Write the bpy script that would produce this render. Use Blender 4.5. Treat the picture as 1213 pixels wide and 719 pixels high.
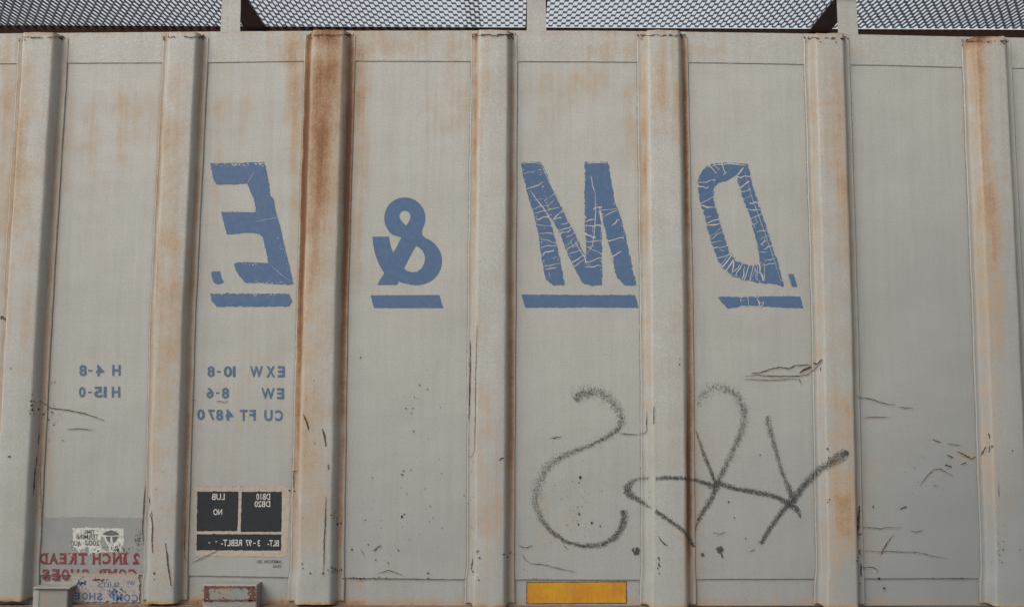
import bpy, math, random
from mathutils import Vector, Matrix, noise
random.seed(7)
S = bpy.context.scene
for o in list(bpy.data.objects): bpy.data.objects.remove(o)
C = S.collection

# ------------------------------------------------------------------ camera
F = 1180.0; W0, H0 = 1213.0, 718.0
D = 5.4; ZC = 2.3
PITCH = math.radians(5.8); ROLL = math.radians(0.26)
cam_d = bpy.data.cameras.new('camera'); cam = bpy.data.objects.new('camera', cam_d); C.objects.link(cam)
cam_d.sensor_width = 36; cam_d.lens = 36*F/W0; cam_d.clip_start = 0.05; cam_d.clip_end = 3000
RM = Matrix.Rotation(math.pi/2+PITCH, 3, 'X') @ Matrix.Rotation(ROLL, 3, 'Z')
cam.matrix_world = Matrix.Translation((0, -D, ZC)) @ RM.to_4x4()
S.camera = cam

# ------------------------------------------------------------------ world + sun
SUN_EL, SUN_AZ = math.radians(48), math.radians(-46)      # azimuth measured from -Y (in front of the car) towards -X
w = bpy.data.worlds.new('World'); S.world = w; w.use_nodes = True
nt = w.node_tree; nt.nodes.clear()
sky = nt.nodes.new('ShaderNodeTexSky'); sky.sky_type = 'NISHITA'; sky.sun_disc = False
sun_dir = Vector((math.sin(SUN_AZ)*math.cos(SUN_EL), -math.cos(SUN_AZ)*math.cos(SUN_EL), math.sin(SUN_EL)))
sky.sun_elevation = SUN_EL; sky.sun_rotation = math.atan2(sun_dir.x, sun_dir.y)
sky.air_density = 1.0; sky.dust_density = 6.0; sky.ozone_density = 0.6
bg = nt.nodes.new('ShaderNodeBackground'); bg.inputs[1].default_value = 0.15
out = nt.nodes.new('ShaderNodeOutputWorld')
hs = nt.nodes.new('ShaderNodeHueSaturation'); hs.inputs['Saturation'].default_value = .30
mx = nt.nodes.new('ShaderNodeMix'); mx.data_type = 'RGBA'; mx.blend_type = 'MULTIPLY'; mx.inputs[0].default_value = 1; mx.inputs[7].default_value = (1.0, 1.0, .985, 1)
nt.links.new(sky.outputs[0], hs.inputs['Color']); nt.links.new(hs.outputs[0], mx.inputs[6]); nt.links.new(mx.outputs[2], bg.inputs[0]); nt.links.new(bg.outputs[0], out.inputs[0])
sd = bpy.data.lights.new('sun', 'SUN'); sd.energy = 0.5; sd.angle = math.radians(36); sd.color = (1, .95, .88)
so = bpy.data.objects.new('sun', sd); C.objects.link(so)
so.rotation_euler = sun_dir.to_track_quat('Z', 'Y').to_euler()
S.view_settings.view_transform = 'Standard'; S.view_settings.look = 'None'
S.view_settings.exposure = 0.62; S.view_settings.gamma = 1
S.render.engine = 'CYCLES'
S.render.resolution_x = 1024; S.render.resolution_y = 606

# ------------------------------------------------------------------ photo reading -> world on the car side
def ray(x, y):
    return RM @ Vector(((x-W0/2)/F, -(y-H0/2)/F, -1))
def wp(x, y, off=0.0):
    """world X, Z on the plane standing `off` metres proud of the side sheet"""
    d = ray(x, y); t = (D-off)/d.y
    return d.x*t, ZC+d.z*t
def wY(y, x=606): return wp(x, y)[1]
PX = D/F                                              # metres per photo pixel on the wall, about 4.6 mm

def lerp(a, b, t): return a+(b-a)*t
def interp(tab, v):
    if v <= tab[0][0]: a, b = tab[0], tab[1]
    elif v >= tab[-1][0]: a, b = tab[-2], tab[-1]
    else:
        for a, b in zip(tab, tab[1:]):
            if a[0] <= v <= b[0]: break
    return lerp(a[1], b[1], (v-a[0])/(b[0]-a[0]))
def sm(a, b, v):
    t = max(0, min(1, (v-a)/(b-a))); return t*t*(3-2*t)

# post outer flange edges: (y, left, right)
POSTS = [
 [(60,22,81),(370,3,62.2),(690,-13,46)],
 [(60,193.5,247),(370,178,232),(690,171,222)],
 [(60,361,421),(370,351.5,412),(690,343.5,407.5)],
 [(60,558,613),(370,554,611),(690,553,609)],
 [(60,754.5,814.5),(370,758,821),(690,760,823.5)],
 [(60,952,1006),(370,961,1016),(690,966.5,1023)],
 [(60,1139,1197),(370,1151,1213),(690,1162,1227)],
]
POSTS = [[(60,-178,-118),(370,-205,-145),(690,-232,-172)]] + POSTS + [[(60,1334,1394),(370,1355,1415),(690,1375,1435)]]
POST_BOT = [707,707,710,711,713.5,715,715,713.5,713]
POST_TOP = [44,41.5,41,38.5,38.5,39,42.5,46,50]
EDGE = [(-400,42),(0,39.8),(120,38.7),(250,37.6),(400,36.6),(600,36.2),(700,36.5),(800,37.6),(1000,40.6),(1110,43),(1200,44.6),(1600,52)]
SEAM_T = [(-400,79),(0,75.3),(90,74.6),(250,74.0),(380,72.0),(550,72.5),(700,73),(850,74.3),(950,76),(1050,77.2),(1135,79.6),(1200,80.5),(1600,86)]
SEAM_B = [(-400,676),(0,680.5),(230,681),(350,683),(450,684.3),(553,685.5),(760,686),(850,685),(960,684.7),(1100,684),(1213,684),(1600,684)]
DEP = 0.064
PROF = [(0,0),(0,.006),(.018,.0085),(.04,.006),(.085,.0062),(.108,.0085),(.125,.014),(.168,.047),(.180,.0545),(.192,.0598),(.207,.0630),(.23,DEP),
        (.40,DEP+.0008),(.5,DEP+.001),(.60,DEP+.0008),(.745,DEP),(.772,.0628),(.793,.059),(.812,.0515),(.83,.043),(.868,.014),(.885,.0085),(.91,.0062),(.96,.006),(.982,.0085),(1,.006),(1,0)]
def post_px(i, y):
    t = POSTS[i]
    wob = 0.35*math.sin(y*0.05+i*2.1)+0.25*math.sin(y*0.13+i)
    xl = interp([(a[0],a[1]) for a in t], y); xr = interp([(a[0],a[2]) for a in t], y)
    if y > 668:                                       # the flange is a little wider at the foot
        k = sm(672, 690, y)*2.2; xl -= k; xr += k*.3
    return xl+wob*.5, xr+wob*.35
PW = []                                               # world tables: (Z, XL, XR)
for i in range(len(POSTS)):
    tab = []
    for y in range(30, 731, 10):
        xl, xr = post_px(i, y); a = wp(xl, y); b = wp(xr, y)
        tab.append(((a[1]+b[1])/2, a[0], b[0]))
    PW.append(tab[::-1])
def post_at(i, Z):
    t = PW[i]
    return interp([(a[0],a[1]) for a in t], Z), interp([(a[0],a[2]) for a in t], Z)
Z_T = wY(73.5); Z_B = wY(685)
ZSPAN = {}
for i in range(len(POSTS)):
    x = (POSTS[i][0][1]+POSTS[i][0][2])/2; ZSPAN[i] = (wp(x, POST_BOT[i])[1], wp(x, POST_TOP[i]+2)[1])
def prof_at(f):
    for (a, da), (b, db) in zip(PROF, PROF[1:]):
        if a <= f <= b and b > a: return lerp(da, db, (f-a)/(b-a))
    return 0
def surf(X, Z):
    for i in range(len(POSTS)):
        if PW[i][0][1]-.3 < X < PW[i][-1][2]+.3 and ZSPAN[i][0] < Z < ZSPAN[i][1]:
            xl, xr = post_at(i, Z)
            if xl <= X <= xr: return prof_at((X-xl)/(xr-xl))
    if Z > Z_T: return .003
    if Z < Z_B: return 0.0
    return 0.0
def drape(x, y, eps):
    """photo pixel -> point lying eps above whatever surface of the side is there"""
    off = 0.0
    for _ in range(6):
        X, Z = wp(x, y, off); off = surf(X, Z)*.6+off*.4
    X, Z = wp(x, y, off); off = surf(X, Z)
    return Vector((X, -off-eps, Z))
def flat(x, y, eps):
    X, Z = wp(x, y); return Vector((X, -eps, Z))

# ------------------------------------------------------------------ materials
def N(t, kind, **kw):
    n = t.nodes.new(kind)
    for k, v in kw.items():
        if hasattr(n, k): setattr(n, k, v)
        else: n.inputs[k.replace('_', ' ')].default_value = v
    return n
def newmat(name, rough=.6):
    m = bpy.data.materials.new(name); m.use_nodes = True
    t = m.node_tree; b = t.nodes['Principled BSDF']; b.inputs['Roughness'].default_value = rough
    b.inputs['Specular IOR Level'].default_value = .3
    return m, t, b
def mixc(t, fac, a, b, mode='MIX'):
    n = t.nodes.new('ShaderNodeMix'); n.data_type = 'RGBA'; n.blend_type = mode; n.clamp_factor = True
    for i, v in ((0, fac), (6, a), (7, b)):
        if hasattr(v, 'links') or isinstance(v, bpy.types.NodeSocket): t.links.new(v, n.inputs[i])
        else: n.inputs[i].default_value = v if i == 0 else (*v, 1)
    return n.outputs[2]
def math_(t, op, a, b=None, c=None, clamp=False):
    n = t.nodes.new('ShaderNodeMath'); n.operation = op; n.use_clamp = clamp
    for i, v in enumerate((a, b, c)):
        if v is None: continue
        if isinstance(v, bpy.types.NodeSocket): t.links.new(v, n.inputs[i])
        else: n.inputs[i].default_value = v
    return n.outputs[0]
def mapr(t, v, a, b, c=0, d=1):
    n = t.nodes.new('ShaderNodeMapRange'); t.links.new(v, n.inputs[0])
    for i, q in enumerate((a, b, c, d)): n.inputs[i+1].default_value = q
    return n.outputs[0]
def coords(t, scale):
    g = t.nodes.new('ShaderNodeTexCoord'); m = t.nodes.new('ShaderNodeMapping'); m.inputs['Scale'].default_value = scale
    t.links.new(g.outputs['Object'], m.inputs[0]); return m.outputs[0]
def nz(t, vec, scale, detail=4, rough=.55, dist=0):
    n = t.nodes.new('ShaderNodeTexNoise'); n.inputs['Scale'].default_value = scale; n.inputs['Detail'].default_value = detail
    n.inputs['Roughness'].default_value = rough; n.inputs['Distortion'].default_value = dist
    t.links.new(vec, n.inputs['Vector']); return n.outputs['Fac']

def paint_material():
    m, t, b = newmat('weathered_cream_paint', .62)
    at = t.nodes.new('ShaderNodeAttribute'); at.attribute_name = 'wear'
    sep = t.nodes.new('ShaderNodeSeparateColor'); t.links.new(at.outputs['Color'], sep.inputs[0])
    rust, grime, tone = sep.outputs
    iso = coords(t, (1, 1, 1)); streak = coords(t, (1, 1, .12)); weave = coords(t, (1, 1, .35)); horiz = coords(t, (.06, 1, 1))
    n_big = nz(t, iso, 1.6, 3); n_mid = nz(t, iso, 9, 5, .6); n_fine = nz(t, iso, 90, 4, .65); n_st = nz(t, streak, 14, 5, .6)
    n_st2 = nz(t, streak, 60, 4, .6); n_h = nz(t, horiz, 45, 3, .6)
    base = mixc(t, mapr(t, n_big, .35, .65), (.298,.303,.281), (.320,.324,.302))
    base = mixc(t, mapr(t, n_mid, .3, .72, 0, .75), base, (.272,.272,.252))
    base = mixc(t, mapr(t, n_st, .50, .80, 0, .40), base, (.295,.262,.210))
    n_gr = nz(t, iso, 150, 3, .75); n_dr = nz(t, coords(t, (1, 1, .035)), 26, 5, .65)
    base = mixc(t, mapr(t, n_fine, .35, .7, 0, .40), base, (.39,.372,.335))
    base = mixc(t, mapr(t, n_gr, .42, .62, 0, .50), base, (.235,.225,.200))
    base = mixc(t, mapr(t, n_gr, .50, .36, 0, .45), base, (.42,.405,.37))
    base = mixc(t, mapr(t, n_dr, .50, .72, 0, .30), base, (.245,.225,.185))
    base = mixc(t, mapr(t, n_dr, .46, .28, 0, .22), base, (.39,.38,.35))
    base = mixc(t, mapr(t, n_st2, .45, .75, 0, .22), base, (.25,.242,.22))
    base = mixc(t, mapr(t, n_h, .45, .75, 0, .20), base, (.25,.246,.23))
    base = mixc(t, tone, base, (.135,.147,.150))  # darker, cooler colour that carries the painted light falloff of the side
    # rust bleeding: soft tan wash, then brown in the heart
    mod = math_(t, 'ADD', mapr(t, n_mid, .25, .75, -.32, .30), mapr(t, n_st, .3, .7, -.20, .20))
    mod = math_(t, 'ADD', mod, mapr(t, n_fine, .32, .68, -.20, .20))
    mod = math_(t, 'ADD', mod, mapr(t, n_dr, .3, .7, -.16, .16))
    gate = mapr(t, rust, 0, .12, 0, 1)
    r = math_(t, 'MULTIPLY', math_(t, 'ADD', rust, math_(t, 'MULTIPLY', mod, .75)), gate)
    base = mixc(t, mapr(t, r, .03, .48, 0, .62), base, (.285,.186,.100))
    base = mixc(t, mapr(t, r, .45, .95, 0, .82), base, (.185,.084,.032))
    base = mixc(t, mapr(t, r, .90, 1.35, 0, .85), base, (.09,.038,.020))
    g = math_(t, 'MULTIPLY', grime, mapr(t, n_st, .25, .75, .65, 1.25))
    base = mixc(t, g, base, (.10,.088,.075))
    # small dark specks of lost paint
    v = t.nodes.new('ShaderNodeTexVoronoi'); v.inputs['Scale'].default_value = 22; t.links.new(iso, v.inputs['Vector'])
    sp = math_(t, 'LESS_THAN', v.outputs['Distance'], .045)
    sp = math_(t, 'MULTIPLY', sp, math_(t, 'GREATER_THAN', nz(t, iso, 3.1, 2), .56))
    base = mixc(t, math_(t, 'MULTIPLY', sp, .7), base, (.12,.085,.06))
    t.links.new(base, b.inputs['Base Color'])
    t.links.new(mapr(t, r, .1, .8, .58, .85), b.inputs['Roughness'])
    bp = t.nodes.new('ShaderNodeBump'); bp.inputs['Strength'].default_value = .35; bp.inputs['Distance'].default_value = .004
    hgt = math_(t, 'ADD', math_(t, 'MULTIPLY', n_fine, .45), math_(t, 'MULTIPLY', n_mid, 1.0))
    hgt = math_(t, 'ADD', hgt, math_(t, 'MULTIPLY', n_st, .8))
    hgt = math_(t, 'ADD', hgt, math_(t, 'MULTIPLY', nz(t, iso, 2.6, 1), 9.0))
    t.links.new(hgt, bp.inputs['Height']); t.links.new(bp.outputs[0], b.inputs['Normal'])
    return m
PAINT = paint_material()

def marked(name, col, col2, scale=30, rough=.6, lo=.4, hi=.7, amt=.6, streaky=False):
    k = 1 if 'steel' in name or 'beam' in name or 'spray' in name else .72
    col = tuple(v*k for v in col); col2 = tuple(v*k for v in col2)
    m, t, b = newmat(name, rough)
    c = coords(t, (1, 1, .2) if streaky else (1, 1, 1))
    n = nz(t, c, scale, 6, .65)
    t.links.new(mixc(t, mapr(t, n, lo, hi, 0, amt), col, col2), b.inputs['Base Color'])
    return m
BLUE = marked('faded_blue_paint', (.064,.122,.232), (.105,.155,.235), 34, .55, .42, .72, .75)
BLUE2 = marked('thin_blue_stencil_paint', (.060,.112,.195), (.17,.21,.25), 120, .6, .45, .70, .75)
BLUE3 = marked('worn_blue_stencil_paint', (.055,.105,.24), (.22,.23,.25), 110, .6, .50, .70, .8)
CRACK = marked('bared_cream_paint', (.50,.485,.45), (.36,.34,.30), 60, .7)
REDP = marked('worn_red_stencil_paint', (.15,.018,.024), (.21,.12,.115), 100, .6, .45, .68, .85)
CHIP = marked('rust_chip', (.050,.026,.018), (.10,.045,.028), 60, .8)
SCR = marked('scratch_rust', (.06,.033,.022), (.12,.062,.038), 60, .8)
HALO = marked('scratch_edge_bare', (.50,.46,.38), (.36,.31,.24), 60, .7)
DIRT = marked('packed_seam_dirt', (.20,.18,.15), (.32,.30,.26), 40, .8)
SPRAY = marked('charcoal_spray_paint', (.034,.036,.034), (.075,.075,.070), 40, .7)
BLACK = marked('chalky_black_panel_paint', (.011,.015,.020), (.034,.037,.040), 60, .65, .45, .8, .6)
BORDER = marked('stained_cream_border', (.40,.345,.285), (.27,.19,.13), 40, .65, .45, .75, .7)
WHITE = marked('white_stencil_paint', (.52,.51,.48), (.25,.25,.24), 130, .6, .5, .75, .6)
GLUE = marked('torn_sticker_paper', (.58,.57,.52), (.34,.34,.32), 60, .75, .42, .6, .9)
PATCH = marked('grey_repaint_patch', (.225,.228,.222), (.27,.27,.255), 14, .6, .35, .7, .8)
NOTICE = marked('scuffed_notice_ground', (.33,.30,.275), (.22,.205,.195), 70, .7, .50, .70, .8)
NEDGE = marked('tan_notice_edge', (.36,.25,.14), (.30,.28,.25), 60, .7)
DARKTX = marked('dark_small_print', (.08,.08,.08), (.2,.2,.2), 120, .7)
DECK = marked('dark_weathered_galvanised_steel', (.022,.027,.034), (.05,.055,.055), 40, .55)  # galvanised walkway steel; the backlit underside's shade is put into this near-black colour
BEAM = marked('dark_rusted_beam', (.026,.010,.007), (.060,.022,.014), 20, .8)
RSTEEL = marked('rusty_frame', (.13,.05,.042), (.36,.32,.28), 34, .85, .56, .68, 1)
SILLR = marked('rust_brown_flange', (.15,.085,.05), (.25,.20,.16), 24, .8, .4, .7, .8)
REFL = None
def refl_mat():
    m, t, b = newmat('yellow_orange_reflective_sheet', .38)
    c = coords(t, (1, 1, 1)); n = nz(t, c, 7, 4); n2 = nz(t, coords(t, (1, 1, .08)), 60, 3)
    col = mixc(t, mapr(t, n, .35, .65), (.38,.195,.008), (.33,.135,.010))
    col = mixc(t, mapr(t, n2, .45, .75, 0, .65), col, (.25,.12,.03))
    col = mixc(t, mapr(t, nz(t, c, 40, 5, .7), .5, .68, 0, .55), col, (.20,.12,.05))
    t.links.new(col, b.inputs['Base Color'])
    return m
REFL = refl_mat()

# ------------------------------------------------------------------ mesh helpers
CAR = bpy.data.objects.new('freight_car', None); C.objects.link(CAR)
CAR['label'] = 'weathered cream covered hopper freight car side with blue lettering, rusty ribs and grey spray graffiti'
CAR['category'] = 'freight car'
CAR.empty_display_size = .5
class MB:
    def __init__(s): s.v = []; s.f = []; s.mi = []
    def quad(s, a, b, c, d, mi=0):
        n = len(s.v); s.v += [a, b, c, d]; s.f.append((n, n+1, n+2, n+3)); s.mi.append(mi)
    def tri(s, a, b, c, mi=0):
        n = len(s.v); s.v += [a, b, c]; s.f.append((n, n+1, n+2)); s.mi.append(mi)
    def poly(s, pts, mi=0):
        n = len(s.v); s.v += list(pts); s.f.append(tuple(range(n, n+len(pts)))); s.mi.append(mi)
    def box(s, x0, x1, y0, y1, z0, z1, mi=0):
        n = len(s.v)
        s.v += [Vector(p) for p in ((x0,y0,z0),(x1,y0,z0),(x1,y1,z0),(x0,y1,z0),(x0,y0,z1),(x1,y0,z1),(x1,y1,z1),(x0,y1,z1))]
        for f in ((0,3,2,1),(4,5,6,7),(0,1,5,4),(1,2,6,5),(2,3,7,6),(3,0,4,7)):
            s.f.append(tuple(n+i for i in f)); s.mi.append(mi)
    def build(s, name, mats, parent=None, wear=None, smooth=False, bevel=0):
        me = bpy.data.meshes.new(name); me.from_pydata([tuple(v) for v in s.v], [], s.f)
        mats = mats if isinstance(mats, (list, tuple)) else [mats]
        for m in mats: me.materials.append(m)
        me.polygons.foreach_set('material_index', s.mi)
        if wear is not None: add_wear(me, wear)
        elif PAINT in mats: add_wear(me, wear_default)
        o = bpy.data.objects.new(name, me); C.objects.link(o); o.parent = parent if parent else CAR
        if smooth:
            for p in me.polygons: p.use_smooth = True
            me.set_sharp_from_angle(angle=math.radians(42))
        if bevel:
            bv = o.modifiers.new('bevel', 'BEVEL'); bv.width = bevel; bv.segments = 2; bv.limit_method = 'ANGLE'
        me.validate(); me.update()
        return o
def unproj(p):
    d = RM.transposed() @ (Vector(p)-Vector((0, -D, ZC)))
    return W0/2 - d.x/d.z*F, H0/2 + d.y/d.z*F
def add_wear(me, fn):
    a = me.color_attributes.new('wear', 'FLOAT_COLOR', 'POINT')
    buf = []
    for v in me.vertices:
        x, y = unproj((v.co.x, 0, v.co.z))
        r, g, t = fn(v.co, x, y); buf += [max(0, r), max(0, g), max(0, min(1, t)), 1]
    a.data.foreach_set('color', buf)

# stains on the sheets, where the photograph has them: x, y, half width, half height, strength
BLOTS = [(690,100,26,20,.30),(660,150,45,60,.08),(640,95,30,20,.07),(150,140,38,45,.20),(110,210,45,90,.10),(351,100,9,70,.42),(350,200,9,110,.22),(330,60,40,14,.22),
 (427,90,10,70,.40),(426,200,9,120,.28),(470,55,60,12,.26),(520,130,34,34,.12),(540,90,18,50,.12),(500,300,60,200,.04),(8,120,14,120,.30),(5,300,10,150,.22),
 (255,200,12,150,.12),(300,130,40,60,.10),(300,440,60,120,.07),(250,600,30,80,.10),(190,690,30,14,.45),(235,712,14,9,.6),(325,714,22,7,.5),(420,714,18,6,.45),(430,690,30,8,.2),
 (720,60,50,12,.22),(580,60,20,12,.2),(745,140,14,70,.14),(840,60,30,10,.14),(1030,60,30,12,.08),(1110,120,24,40,.06),(830,560,14,100,.12),(1030,560,16,90,.10),(1060,640,40,40,.06),
 (70,300,14,240,.06),(60,560,10,120,.07),(660,600,50,60,.08),(1140,540,20,14,.14),(1000,714,200,4,.15),(660,714,30,5,.3),(500,714,40,4,.2),(850,714,20,5,.3)]
def blots(x, y):
    r = 0
    for cx, cy, sx, sy, a in BLOTS:
        dx = (x-cx)/sx; dy = (y-cy)/sy
        q = dx*dx+dy*dy
        if q < 6: r += a*math.exp(-q)
    return r
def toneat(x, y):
    # light falloff painted in: cooler, darker towards the right and foot of the side
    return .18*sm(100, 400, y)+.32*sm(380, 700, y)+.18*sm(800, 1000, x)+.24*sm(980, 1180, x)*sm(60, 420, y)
def wear_sheet(co, x, y):
    r = blots(x, y)
    g = 0
    for i in range(len(POSTS)):                        # dirt held against the posts
        xl, xr = post_px(i, min(715, max(40, y)))
        d = min(abs(x-xl), abs(x-xr))
        g = max(g, .20*math.exp(-(d/2.2)**2)); r += .06*math.exp(-(d/9)**2)
    r += .30*sm(48, 36, y)*.6 + .42*sm(703, 716, y)*(1-.55*sm(500, 620, x))
    g += .12*sm(705, 718, y)
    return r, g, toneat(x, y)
def wear_bracket(co, x, y): return .12+blots(x, y)*.3, .16, .85
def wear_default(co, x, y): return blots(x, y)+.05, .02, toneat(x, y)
# rust on posts:  bands across the profile (f) and blobs along it (y)
PRUST = {   # post index: list of (f0, fw, y0, yh, amt)
 0: [(.5,.3,300,300,.3)],
 1: [(.09,.05,250,330,.75),(.30,.14,215,80,.50),(.28,.10,130,40,.25),(.55,.2,220,70,.15),(.93,.05,400,400,.55),(.66,.06,380,60,.2)],
 2: [(.06,.05,250,260,.40),(.18,.05,330,60,.6),(.40,.25,240,120,.20),(.45,.28,400,120,.24),(.35,.15,150,60,.22),(.92,.06,350,380,.62),(.25,.12,480,60,.3),(.4,.3,620,60,.10)],
 3: [(.085,.065,170,190,1.45),(.085,.06,450,200,.80),(.40,.30,190,85,.80),(.48,.30,90,60,.74),(.35,.25,330,110,.34),(.925,.065,200,180,1.5),(.93,.055,450,250,.80),(.3,.12,560,70,.26),(.4,.25,500,110,.22),(.6,.1,600,80,.2),(.45,.3,48,10,.5)],
 4: [(.10,.06,100,90,.55),(.10,.05,230,120,.42),(.28,.12,120,60,.22),(.90,.07,330,330,.55),(.94,.05,520,150,.62),(.30,.18,470,120,.10),(.45,.2,600,50,.16),(.12,.05,45,8,.7)],
 5: [(.10,.07,140,90,.55),(.10,.07,330,160,.24),(.44,.20,105,34,.34),(.92,.05,130,130,1.0),(.92,.06,380,260,.78),(.87,.055,580,90,1.35),(.72,.08,110,60,.35),(.72,.12,370,60,.14),(.55,.2,150,40,.12),(.8,.1,640,30,.3)],
 6: [(.12,.06,220,220,.22),(.60,.22,145,55,.34),(.68,.20,240,60,.38),(.75,.1,320,40,.18),(.60,.26,500,60,.38),(.55,.28,610,45,.48),(.42,.12,560,60,.2),(.30,.05,300,260,.12),(.93,.05,340,60,.2)],
 7: [(.22,.13,80,60,.62),(.28,.10,190,90,.55),(.42,.10,290,70,.46),(.14,.06,330,160,.30),(.30,.12,380,100,.24),(.6,.2,230,40,.16),(.12,.08,540,60,.22),(.30,.25,50,8,.8)],
 8: [(.3,.2,200,100,.4)],
}
def wear_post(i):
    def fn(co, x, y):
        xl, xr = post_at(i, co.z); f = (co.x-xl)/(xr-xl) if xr > xl else 0
        r = .06
        for f0, fw, y0, yh, a in PRUST.get(i, []):
            q = ((f-f0)/fw)**2+((y-y0)/yh)**2
            if q < 8: r += a*math.exp(-q)
        r += .60*math.exp(-((y-POST_BOT[i])/3.0)**2) + .55*math.exp(-((y-POST_TOP[i])/3.5)**2)
        g = .16*math.exp(-((f-.115)/.02)**2)+.34*math.exp(-((f-.885)/.035)**2)
        if i >= 6: g *= .6
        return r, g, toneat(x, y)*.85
    return fn

# ------------------------------------------------------------------ side sheets, one per bay
def grid_between(name, xl_fn, xr_fn, y0_fn, y1_fn, depth, nx, ny, wear=wear_sheet):
    mb = MB()
    rows = []
    for j in range(ny+1):
        t = j/ny; row = []
        for i in range(nx+1):
            s = i/nx
            ymid = lerp(73, 685, t)
            x = lerp(xl_fn(ymid), xr_fn(ymid), s)
            y = lerp(y0_fn(x), y1_fn(x), t)
            X, Z = wp(x, y)
            row.append(len(mb.v)); mb.v.append(Vector((X, -depth, Z)))
        rows.append(row)
    for j in range(ny):
        for i in range(nx):
            mb.f.append((rows[j][i], rows[j+1][i], rows[j+1][i+1], rows[j][i+1])); mb.mi.append(0)
    # turned-back edges give the sheet its thickness
    for a, b in [(rows[-1][i], rows[-1][i+1]) for i in range(nx)]+[(rows[0][i+1], rows[0][i]) for i in range(nx)]:
        pa, pb = mb.v[a], mb.v[b]; n = len(mb.v)
        mb.v += [Vector((pa.x, .008, pa.z)), Vector((pb.x, .008, pb.z))]
        mb.f.append((a, n, n+1, b)); mb.mi.append(0)
    return mb.build(name, PAINT, wear=wear)
nP = len(POSTS)
for i in range(nP-1):
    grid_between('side_sheet', (lambda y, i=i: post_px(i, y)[1]-10), (lambda y, i=i: post_px(i+1, y)[0]+10),
                 (lambda x: interp(SEAM_T, x)-4), (lambda x: interp(SEAM_B, x)), 0.0, 38, 110)
for a, b in ((-700, -150), (1400, 1900)):
    grid_between('side_sheet', (lambda y, a=a: a), (lambda y, b=b: b), (lambda x: interp(SEAM_T, x)-4), (lambda x: interp(SEAM_B, x)), 0.0, 12, 20)

def strip(name, y0_fn, y1_fn, depth, x0=-700, x1=1900, nx=520, ny=8, back=.05, wear=wear_sheet, mat=None, rag=0):
    """long horizontal plate of the side, with returned top and bottom edges"""
    mb = MB(); rows = []
    for j in range(ny+1):
        row = []
        for i in range(nx+1):
            x = lerp(x0, x1, i/nx); y = lerp(y0_fn(x), y1_fn(x), j/ny)
            if rag and j in (0, ny): y += rag*(noise.noise(Vector((x*.11, j, 3)))+.6*noise.noise(Vector((x*.5, j, 9))))
            X, Z = wp(x, y); row.append(len(mb.v)); mb.v.append(Vector((X, -depth, Z)))
        rows.append(row)
    for j in range(ny):
        for i in range(nx): mb.f.append((rows[j][i], rows[j+1][i], rows[j+1][i+1], rows[j][i+1])); mb.mi.append(0)
    for r, s in ((rows[0], 1), (rows[-1], 0)):
        b = []
        for k in r: b.append(len(mb.v)); mb.v.append(Vector((mb.v[k].x, back, mb.v[k].z)))
        for i in range(nx):
            mb.f.append((r[i], r[i+1], b[i+1], b[i]) if s else (r[i+1], r[i], b[i], b[i+1])); mb.mi.append(0)
    return mb.build(name, mat or PAINT, wear=wear if (mat is None) else None)
strip('top_chord', lambda x: interp(EDGE, x), lambda x: interp(SEAM_T, x), .003, back=.06, rag=.25)
strip('side_sill', lambda x: interp(SEAM_B, x)-6, lambda x: 716.5+.15*math.sin(x*.01), -.005, back=.05, ny=8)
# flange of the sill, a brown ledge just at the foot of the side
mb = MB()
Zs = wY(716.6)
mb.box(wp(-700,700)[0], wp(1900,700)[0], -.045, .05, Zs-.014, Zs)
mb.box(wp(-700,700)[0], wp(1900,700)[0], -.030, .04, Zs-.24, Zs-.014)
mb.build('sill_flange', SILLR)

# ------------------------------------------------------------------ posts
def build_post(i):
    mb = MB(); rows = []
    yt, yb = POST_TOP[i], POST_BOT[i]
    ys = [yt, yt+1.2, yt+3, yt+6]+[lerp(yt+9, yb-6, k/110) for k in range(111)]+[yb-3, yb-1.2, yb]
    for j, y in enumerate(ys):
        xl, xr = post_px(i, y); A = wp(xl, y); B = wp(xr, y); row = []
        for k, (f, d) in enumerate(PROF):
            Z = lerp(A[1], B[1], f)
            X = lerp(A[0], B[0], f)
            dd = d if d else -.004
            if d > .03:                               # shallow dents and hammered edges
                dd += .0022*noise.noise(Vector((X*5, Z*2.2, i*7)))+.0008*noise.noise(Vector((X*20, Z*12, i*3)))
            if k in (2, len(PROF)-3): dd += .0022*noise.noise(Vector((k, Z*34, i*5)))+.0012*noise.noise(Vector((k, Z*90, i*5)))
            if j == 0 and d > .01: dd *= .80; Z -= .004
            if j <= 1 and .1 < f < .9: Z -= .003+.004*noise.noise(Vector((f*14, i, 1)))
            if j <= 3 and (f <= .1 or f >= .9): Z -= [.028,.022,.014,.004][j]*.7
            if j >= len(ys)-2: Z += .006*noise.noise(Vector((f*9, i*3, 2)))-(.006 if d > .03 else -.004)
            row.append(len(mb.v)); mb.v.append(Vector((X, -dd, Z)))
        rows.append(row)
    for j in range(len(rows)-1):
        for k in range(len(PROF)-1):
            mb.f.append((rows[j][k], rows[j+1][k], rows[j+1][k+1], rows[j][k+1])); mb.mi.append(0)
    mb.f.append(tuple(rows[0])); mb.mi.append(0)
    mb.f.append(tuple(reversed(rows[-1]))); mb.mi.append(1)
    return mb.build('side_post', [PAINT, BEAM], wear=wear_post(i), smooth=True)
for i in range(nP): build_post(i)

# ------------------------------------------------------------------ body behind the side, roof, ends
X0, X1 = wp(-700,300)[0], wp(1900,300)[0]
ZT = wY(44)
mb = MB(); mb.box(X0, X1, .012, 3.05, wY(716), ZT-.06); mb.build('car_body', PAINT)
mb = MB(); mb.box(X0, X1, .06, 3.0, ZT-.06, ZT-.03); mb.build('roof', PAINT)
mb = MB(); mb.box(X0, X1, .35, 2.7, .75, wY(716)-.02); mb.build('underframe', BEAM)

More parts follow.
